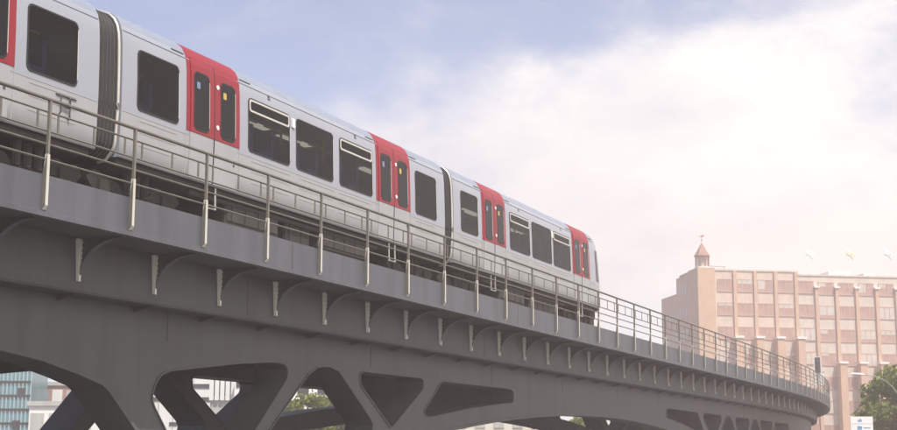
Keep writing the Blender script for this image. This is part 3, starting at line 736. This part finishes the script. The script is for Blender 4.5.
# flags on the roof
for px, m_, lab in ((812, 'flagw', 'pale green flag on thin roof pole, leftmost of the rooftop flags'), (853, 'flagy', 'yellow flag on thin roof pole, middle of the rooftop flags'), (892, 'flagw', 'pale flag on thin roof pole at the right edge of the photo')):
    Yf = 200.0; X = at(px, Yf); zb = ZT-0.25
    t = thing('flagpole', lab, 'flag', (X, Yf+1.5, zb), 0, 'flags on the brick office roof')
    b = MB(); b.cyl(0, 0, -0.2, 4.4, 0.026, 8, 0, 0.018); b.build('pole', M['cap'], t)
    b = MB(); v = []; n = 10
    for i in range(n+1):
        q = i/n
        for j in range(5): v.append((0.04+q*1.25-0.06*j*q, 0.12*math.sin(q*7+j*0.5)*q, 4.25-j*0.22-0.75*q*q))
    b.add(v, [(i*5+j, i*5+j+1, i*5+j+6, i*5+j+5) for i in range(n) for j in range(4)])
    fo = b.build('flag', M[m_], t, 80); md = fo.modifiers.new('thickness', 'SOLIDIFY'); md.thickness = 0.01

# ------------------------------------------------------------------ trees
def tree(name, label, x, y, h, rx, rz_, cz, nl, leafm, seed, group=None, ls=0.32):
    rr = random.Random(seed)
    t = thing(name, label, 'tree', (x, y, 0), 0, group)
    b = MB(); n = 7
    pts = [(rr.uniform(-.1, .1)*i, rr.uniform(-.1, .1)*i, h*0.75*i/(n-1)) for i in range(n)]
    b.tube(pts, [0.28*(h/9)*(1-0.13*i) for i in range(n)], 10)
    lim = []
    for k in range(13):
        i = rr.randint(2, n-1); a = rr.uniform(0, 2*PI); p0 = Vector(pts[i]); L = rx*rr.uniform(0.5, 0.9)
        p1 = p0+Vector((math.cos(a)*L*.5, math.sin(a)*L*.5, L*.28)); p2 = p0+Vector((math.cos(a)*L, math.sin(a)*L, L*rr.uniform(.25, .6)))
        b.tube([p0, p1, p2], [0.10*h/9, 0.06*h/9, 0.02], 6); lim += [p1, p2]
    b.build('trunk', M['bark'], t, 50)
    # clumps
    cl = []
    for k in range(46):
        u = Vector((rr.gauss(0, 1), rr.gauss(0, 1), rr.gauss(0, 1))).normalized()*rr.uniform(0.45, 1.0)
        cl.append((Vector((u.x*rx, u.y*rx, cz+u.z*rz_)), rr.uniform(0.16, 0.34)*rx))
    b = MB(); vs = []; fs = []
    for _ in range(nl):
        c, r = cl[rr.randrange(len(cl))]
        d = Vector((rr.gauss(0, 1), rr.gauss(0, 1), rr.gauss(0, .8))); d = d.normalized()*r*rr.random()**0.4
        p = c+d; a = Vector((rr.gauss(0, 1), rr.gauss(0, 1), rr.gauss(0, 1))).normalized(); q = a.orthogonal().normalized(); w = a.cross(q)
        s = ls*rr.uniform(0.5, 1.1); i = len(vs)
        vs += [p+q*s, p+w*s*.55, p-q*s, p-w*s*.55]; fs.append((i, i+1, i+2, i+3))
    me = bpy.data.meshes.new('crown'); me.from_pydata([tuple(v) for v in vs], [], fs); me.materials.append(leafm)
    link('crown', me, t); return t
tree('leafy_tree', 'tall leafy green tree at the right edge beside the brick office block', at(899, 84), 84, 7.4, 2.9, 2.8, 4.6, 9000, M['leaf'], 5, None, 0.20)
tree('leafy_tree', 'rounded green tree growing behind the tall tree at the right edge', at(934, 92), 92, 8.5, 3.6, 3.2, 5.0, 7000, M['leaf2'], 6, None, 0.22)
for i, (px, Y, h, lab) in enumerate(((278, 92, 5.8, 'green tree left of the group seen through the lattice under the viaduct'), (305, 86, 5.3, 'middle green tree of the group seen through the lattice under the viaduct'), (334, 95, 5.9, 'right hand green tree of the group seen through the lattice under the viaduct'), (584, 106, 5.0, 'green tree glimpsed under the far arch of the viaduct'))):
    tree('leafy_tree', lab, at(px, Y), Y, h, 2.0, 1.9, h*0.62, 4200, M['leaf'], 20+i, None, 0.17)

# ------------------------------------------------------------------ street furniture
# street lamp with a curved arm
lx, ly = at(899, 80), 80.0
t = thing('street_lamp', 'pale grey street lamp with a long curved arm reaching left over the tree', 'street lamp', (lx, ly, 0))
def L_(px, py): return (at(px, ly)-lx, 0, zat(py, ly))
b = MB(); b.tube([(0, 0, 0), (0, 0, 2.5), (0, 0, 4.0)], [0.10, 0.085, 0.075], 10); b.build('pole', M['lampm'], t, 40)
b = MB(); b.tube([(0, 0, 4.0), L_(898, 401), L_(895, 394), L_(890, 387), L_(883, 381), L_(874, 377), L_(862, 375)], [0.05, 0.042, 0.038, 0.034, 0.03, 0.027, 0.025], 8); b.build('arm', M['lampm'], t, 60)
h0 = Vector(L_(862, 375)); b = MB(); b.tube([h0+Vector((0.05, 0, 0)), h0+Vector((-0.15, 0, 0.01)), h0+Vector((-0.6, 0, 0.03)), h0+Vector((-0.78, 0, 0.0))], [0.03, 0.075, 0.06, 0.02], 8); b.build('lamp_head', M['white'], t, 40)
# white road sign
Ys = 60.0; sx = at(858, Ys)
t = thing('road_sign', 'white rectangular road sign board with small blue symbols below the leafy tree', 'sign', (sx, Ys, 0))
b = MB(); b.box(-0.48, 0.48, -0.02, 0.02, zat(436, Ys), zat(416.5, Ys)); bd = b.build('board', M['white'], t)
for x in (-0.35, 0.35):
    b = MB(); b.cyl(x, 0.06, 0, zat(418, Ys), 0.035, 8); b.build('post', M['lampm'], t)
b = MB(); z = zat(420.3, Ys); b.box(-0.17, 0.0, -0.024, -0.0205, z-0.06, z+0.02); b.box(-0.10, -0.02, -0.0245, -0.021, z+0.021, z+0.06); b.build('symbol', M['blue'], bd)
b = MB(); z = zat(427.5, Ys); b.box(-0.2, 0.0, -0.024, -0.0205, z-0.08, z+0.07); b.box(0.06, 0.36, -0.024, -0.0205, z-0.02, z+0.02); b.build('symbol', M['blue'], bd)
b = MB(); z = zat(423.5, Ys); b.box(-0.45, 0.45, -0.024, -0.0205, z-0.008, z+0.008); b.build('symbol', M['slot'], bd)
# railway signal on the viaduct near the bend
ps = pt(88, -0.75, 3.52)
t = thing('railway_signal', 'tall framed railway signal behind the railing at the bend of the viaduct', 'signal', ps, -0.25)
b = MB(); b.cyl(0, 0, 0, 3.4, 0.06, 8); b.build('post', M['lampm'], t)
b = MB(); b.box(-0.2, 0.2, -0.08, 0.0, 2.45, 3.6); b.build('backboard', M['black'], t)
b = MB(); b.box(-0.26, -0.202, -0.1, 0.02, 2.4, 3.65); b.box(0.202, 0.26, -0.1, 0.02, 2.4, 3.65); b.box(-0.2, 0.2, -0.1, 0.02, 3.603, 3.65); b.box(-0.2, 0.2, -0.1, 0.02, 2.4, 2.447); b.build('frame', M['cap'], t)
for z in (2.7, 3.0, 3.3):
    b = MB(); b.tube([(0, -0.081, z), (0, -0.16, z)], 0.10, 12); b.build('lens_hood', M['black'], t)
pb = pt(91.5, -0.55, 3.52)
t = thing('equipment_cabinet', 'white equipment cabinet on a bracket frame beside the railway signal', 'cabinet', pb, -0.25)
b = MB(); b.box(-0.25, 0.25, -0.2, 0.2, 1.75, 2.75); b.build('case', M['cap'], t)
b = MB(); b.box(-0.30, 0.30, -0.24, 0.24, 2.753, 2.82); b.build('lid', M['white'], t)
for x in (-0.2, 0.2):
    b = MB(); b.cyl(x, 0, 0, 1.75, 0.035, 8); b.build('leg', M['lampm'], t)

# ------------------------------------------------------------------ town glimpsed under the viaduct
def block(name, label, x0, x1, y0, y1, h, wall, roof=True):
    t = thing(name, label, 'building', ((x0+x1)/2, y0, 0)); w = (x1-x0)/2
    b = MB(); b.box(-w, w, 0, y1-y0, 0, h); b.build('wall', M[wall], t)
    if roof:
        b = MB(); b.box(-w-0.15, w+0.15, -0.15, y1-y0+0.15, h+0.003, h+0.35); b.build('roof_edge', M['wallg'], t)
    return t, w
def wbox(t, x0, x1, z0, z1, m, name='window', d=0.06):
    b = MB(); b.box(x0, x1, -d, -0.003, z0, z1); return b.build(name, M[m], t)
Y = 122.1
t, w = block('glass_office_tower', 'teal glass office tower with pale vertical fins and dark floor bands', at(-60, Y), at(34.5, Y), Y, Y+5, 20.0, 'teal')
for py in [412.8-13.6*i+13.6*2 for i in range(9)]:
    z = zat(py, Y); wbox(t, -w, w, z-0.10, z+0.10, 'band', 'floor_band', 0.12)
nf = int(2*w/0.34)
fb = MB()
fm = MB().box(-0.05, 0.05, -0.10, -0.003, 0, 20.0).mesh('fin', M['tealfin'])
for i in range(max(0, nf-60), nf+1): link('fin', fm, t, (-w+2*w*i/nf, 0, 0))
for px, py in ((25.3, 396), (1, 421.5), (22, 428)):
    x = at(px, Y)-(at(-60, Y)+at(34.5, Y))/2; z = zat(py, Y); wbox(t, x-0.33, x+0.33, z-0.4, z+0.4, 'band', 'window', 0.11)
Y = 103.6
t, w = block('low_white_building', 'low white building with framed bays beside the teal glass tower', at(34, Y), at(110, Y), Y, Y+12, zat(409, Y), 'wallw')
for px0, px1 in ((36, 49), (54, 64), (69, 80), (84, 96)):
    c = (at(34, Y)+at(110, Y))/2; wbox(t, at(px0, Y)-c, at(px1, Y)-c, 0.4, zat(416, Y), 'wallg', 'window')
Y = 131.7
t, w = block('red_brown_building', 'red brown building with pale upper floor behind the low white building', at(44, Y), at(100, Y), Y, Y+14, zat(389, Y), 'wallr')
c = (at(44, Y)+at(100, Y))/2
for px0, px1, py0, py1, m_ in ((46, 52, 402, 396, 'blue'), (56, 66, 405, 393, 'wallw'), (70, 84, 404, 394, 'wallg')): wbox(t, at(px0, Y)-c, at(px1, Y)-c, zat(py0, Y), zat(py1, Y), m_)
Y = 122.1
t, w = block('white_office_building', 'white office building with dark ribbon windows seen through the lattice', at(128, Y), at(216, Y), Y, Y+16, zat(352, Y), 'wallw')
for py in (363, 376, 389, 402):
    z = zat(py, Y); wbox(t, -w, w, z-0.19, z+0.19, 'band', 'ribbon_window')
wbox(t, -w+4, w-2, zat(428, Y), zat(424.5, Y), 'band', 'ribbon_window')
for x in (-w+3, -w+6, w-3.5, w-6.5): wbox(t, x-0.05, x+0.05, 1, zat(353, Y), 'wallg', 'joint', 0.03)
Y = 109.5
t, w = block('grey_office_building', 'pale grey office building with vertical piers and gridded windows', at(213, Y), at(237, Y), Y, Y+14, zat(366, Y), 'wallg')
for i in range(5):
    x = -w+0.1+i*(2*w-0.2)/4; wbox(t, x-0.16, x+0.16, zat(403, Y), zat(366, Y), 'wallw', 'pier', 0.25)
for py in (372, 379.5, 387, 394.5):
    for i in range(4):
        x = -w+0.1+(i+0.5)*(2*w-0.2)/4; z = zat(py, Y); wbox(t, x-0.24, x+0.24, z-0.32, z+0.32, 'band')
wbox(t, -w+1.2, -w+1.8, 0.3, zat(412, Y), 'wallw', 'door')
Y = 103.6
t, w = block('white_block', 'white block with square dark windows left of the green trees under the viaduct', at(236.5, Y), at(268, Y), Y, Y+14, zat(358, Y), 'wallw')
c = (at(236.5, Y)+at(268, Y))/2
for py0, py1, m_ in ((374, 366, 'band'), (390, 383, 'band'), (411, 399, 'wallg')):
    for px0, px1 in ((238.5, 248), (252, 262)): wbox(t, at(px0, Y)-c, at(px1, Y)-c, zat(py0, Y), zat(py1, Y), m_)
Y = 111.0
t, w = block('white_terrace', 'long white low building behind the trees under the viaduct', at(272, Y), at(345, Y), Y, Y+12, zat(382, Y), 'wallw')
for i in range(6): wbox(t, -w+0.6+i*1.6, -w+1.5+i*1.6, zat(397, Y), zat(390, Y), 'band')
Y = 111.0
t, w = block('cream_building', 'cream low building with tall windows glimpsed under the middle arch', at(452, Y), at(535, Y), Y, Y+12, zat(408, Y), 'wallc')
for i in range(7): wbox(t, -w+0.4+i*1.5, -w+1.2+i*1.5, zat(429, Y), zat(421, Y), 'wallg')
for i in range(7): wbox(t, -w+0.4+i*1.5, -w+1.2+i*1.5, zat(446, Y), zat(434, Y), 'band')
Y = 111.0
t, w = block('pale_building', 'pale low building beyond the tree under the far arch', at(586, Y), at(660, Y), Y, Y+12, zat(400, Y), 'wallw')
for i in range(5): wbox(t, -w+0.6+i*1.9, -w+1.6+i*1.9, zat(425, Y), zat(416, Y), 'wallg')

# ------------------------------------------------------------------ ground
def sheet(name, x0, x1, y0, y1, z, m):
    b = MB(); b.add([(x0, y0, z), (x1, y0, z), (x1, y1, z), (x0, y1, z)], [(0, 1, 2, 3)]); return setp(b.build(name, M[m]), kind='structure')
sheet('ground', -3000, 3000, -600, 5000, 0.0, 'pave')
sheet('road', -400, 400, 66, 76, 0.004, 'asphalt')
b = MB()
for i in range(-40, 40): b.add([(i*6, 70.9, 0.008), (i*6+3, 70.9, 0.008), (i*6+3, 71.1, 0.008), (i*6, 71.1, 0.008)], [(0, 1, 2, 3)])
setp(b.build('road_marking', M['line']), kind='structure')
b = MB(); b.box(-400, 400, 65.7, 65.99, 0.001, 0.12); b.box(-400, 400, 76.01, 76.3, 0.001, 0.12); setp(b.build('kerb', M['concrete']), kind='structure')

# ------------------------------------------------------------------ haze, sky, sun, camera
SUN_AZ, SUN_EL = math.radians(146), math.radians(61)      # azimuth to the right of the view, elevation
HAZE = 0.0023
b = MB(); b.box(-110, 140, -30, 300, -1.0, 48)
m, n = nt('haze air'); out = n.nodes.new('ShaderNodeOutputMaterial'); vol = n.nodes.new('ShaderNodeVolumePrincipled')
vol.inputs['Color'].default_value = (1.0, 0.86, 0.82, 1); vol.inputs['Density'].default_value = HAZE; vol.inputs['Anisotropy'].default_value = 0.25
n.links.new(vol.outputs[0], out.inputs['Volume'])
setp(b.build('haze', m), kind='stuff')

CLX = 11.3
w = bpy.data.worlds.new('World'); sc.world = w; w.use_nodes = True
N, Lk = w.node_tree.nodes, w.node_tree.links; N.clear()
wo = N.new('ShaderNodeOutputWorld'); bg = N.new('ShaderNodeBackground'); Lk.new(bg.outputs[0], wo.inputs[0]); bg.inputs[1].default_value = 0.15
sky = N.new('ShaderNodeTexSky'); sky.sky_type = 'NISHITA'; sky.sun_disc = False
sky.sun_elevation = SUN_EL; sky.sun_rotation = SUN_AZ; sky.air_density = 0.6; sky.dust_density = 0.15; sky.ozone_density = 1.2
tc = N.new('ShaderNodeTexCoord'); sp = N.new('ShaderNodeSeparateXYZ'); Lk.new(tc.outputs['Generated'], sp.inputs[0])
def math_(op, a, b=None, clamp=False):
    q = N.new('ShaderNodeMath'); q.operation = op; q.use_clamp = clamp
    for i, v in enumerate((a, b)):
        if v is None: continue
        if isinstance(v, (int, float)): q.inputs[i].default_value = v
        else: Lk.new(v, q.inputs[i])
    return q.outputs[0]
n1 = N.new('ShaderNodeTexNoise'); n1.inputs['Scale'].default_value = 4.6; n1.inputs['Detail'].default_value = 11; n1.inputs['Roughness'].default_value = 0.60; n1.inputs['Distortion'].default_value = 0.15
mp = N.new('ShaderNodeMapping'); mp.inputs['Location'].default_value = (CLX, 1.7, 0.4); mp.inputs['Scale'].default_value = (1, 1, 1.9); Lk.new(tc.outputs['Generated'], mp.inputs[0]); Lk.new(mp.outputs[0], n1.inputs['Vector'])
# cloud bank lies towards the right and low down, blue gap at upper left
bias = math_('ADD', math_('MULTIPLY', sp.outputs[0], 0.52), math_('MULTIPLY', sp.outputs[2], -0.55))
cov = math_('ADD', math_('ADD', n1.outputs[0], bias), math_('MULTIPLY', math_('MINIMUM', sp.outputs[1], 0.0), -0.4))  # last term adds unseen cloud behind the camera to brighten facing surfaces
mr = N.new('ShaderNodeMapRange'); mr.interpolation_type = 'SMOOTHSTEP'; mr.inputs[1].default_value = 0.25; mr.inputs[2].default_value = 0.56; mr.inputs[3].default_value = 0.18; Lk.new(cov, mr.inputs[0])
n2 = N.new('ShaderNodeTexNoise'); n2.inputs['Scale'].default_value = 6.0; n2.inputs['Detail'].default_value = 9; n2.inputs['Roughness'].default_value = 0.58; Lk.new(mp.outputs[0], n2.inputs['Vector'])
cr = N.new('ShaderNodeValToRGB'); cr.color_ramp.elements[0].position = 0.3; cr.color_ramp.elements[1].position = 0.7
cr.color_ramp.elements[0].color = (0.80, 0.83, 0.96, 1); cr.color_ramp.elements[1].color = (1.25, 1.20, 1.16, 1); Lk.new(math_('ADD', n2.outputs[0], math_('MULTIPLY', sp.outputs[0], 0.95)), cr.inputs[0])
vm = N.new('ShaderNodeVectorMath'); vm.operation = 'SCALE'; Lk.new(cr.outputs[0], vm.inputs[0]); vm.inputs['Scale'].default_value = 4.55
mx = N.new('ShaderNodeMixRGB'); Lk.new(mr.outputs[0], mx.inputs[0]); Lk.new(sky.outputs[0], mx.inputs[1]); Lk.new(vm.outputs[0], mx.inputs[2])
Lk.new(mx.outputs[0], bg.inputs[0])

sl = bpy.data.lights.new('sun', 'SUN'); sl.energy = 4.5; sl.angle = math.radians(0.5); sl.color = (1.0, 0.95, 0.88)
so = bpy.data.objects.new('sun', sl); COL.objects.link(so)
dirn = Vector((math.sin(SUN_AZ)*math.cos(SUN_EL), math.cos(SUN_AZ)*math.cos(SUN_EL), math.sin(SUN_EL)))
so.rotation_euler = dirn.to_track_quat('Z', 'Y').to_euler(); so.location = (40, 60, 60)

cd = bpy.data.cameras.new('camera'); cam = bpy.data.objects.new('camera', cd); COL.objects.link(cam)
cd.sensor_width = 36; cd.lens = 1380.0/897*36; cd.clip_end = 8000; cd.clip_start = 0.1
cam.matrix_world = Matrix.Translation((0, 0, CAM_H)) @ Matrix.Rotation(PI/2+0.172237, 4, 'X') @ Matrix.Rotation(0.003719, 4, 'Z')
sc.camera = cam
sc.view_settings.view_transform = 'Standard'; sc.view_settings.look = 'None'; sc.view_settings.exposure = 0.5; sc.view_settings.gamma = 1.0
try: sc.view_settings.use_curve_mapping = False
except Exception: pass
sc.render.engine = 'CYCLES'
sc.cycles.use_denoising = True
sc.cycles.volume_bounces = 1; sc.cycles.max_bounces = 8
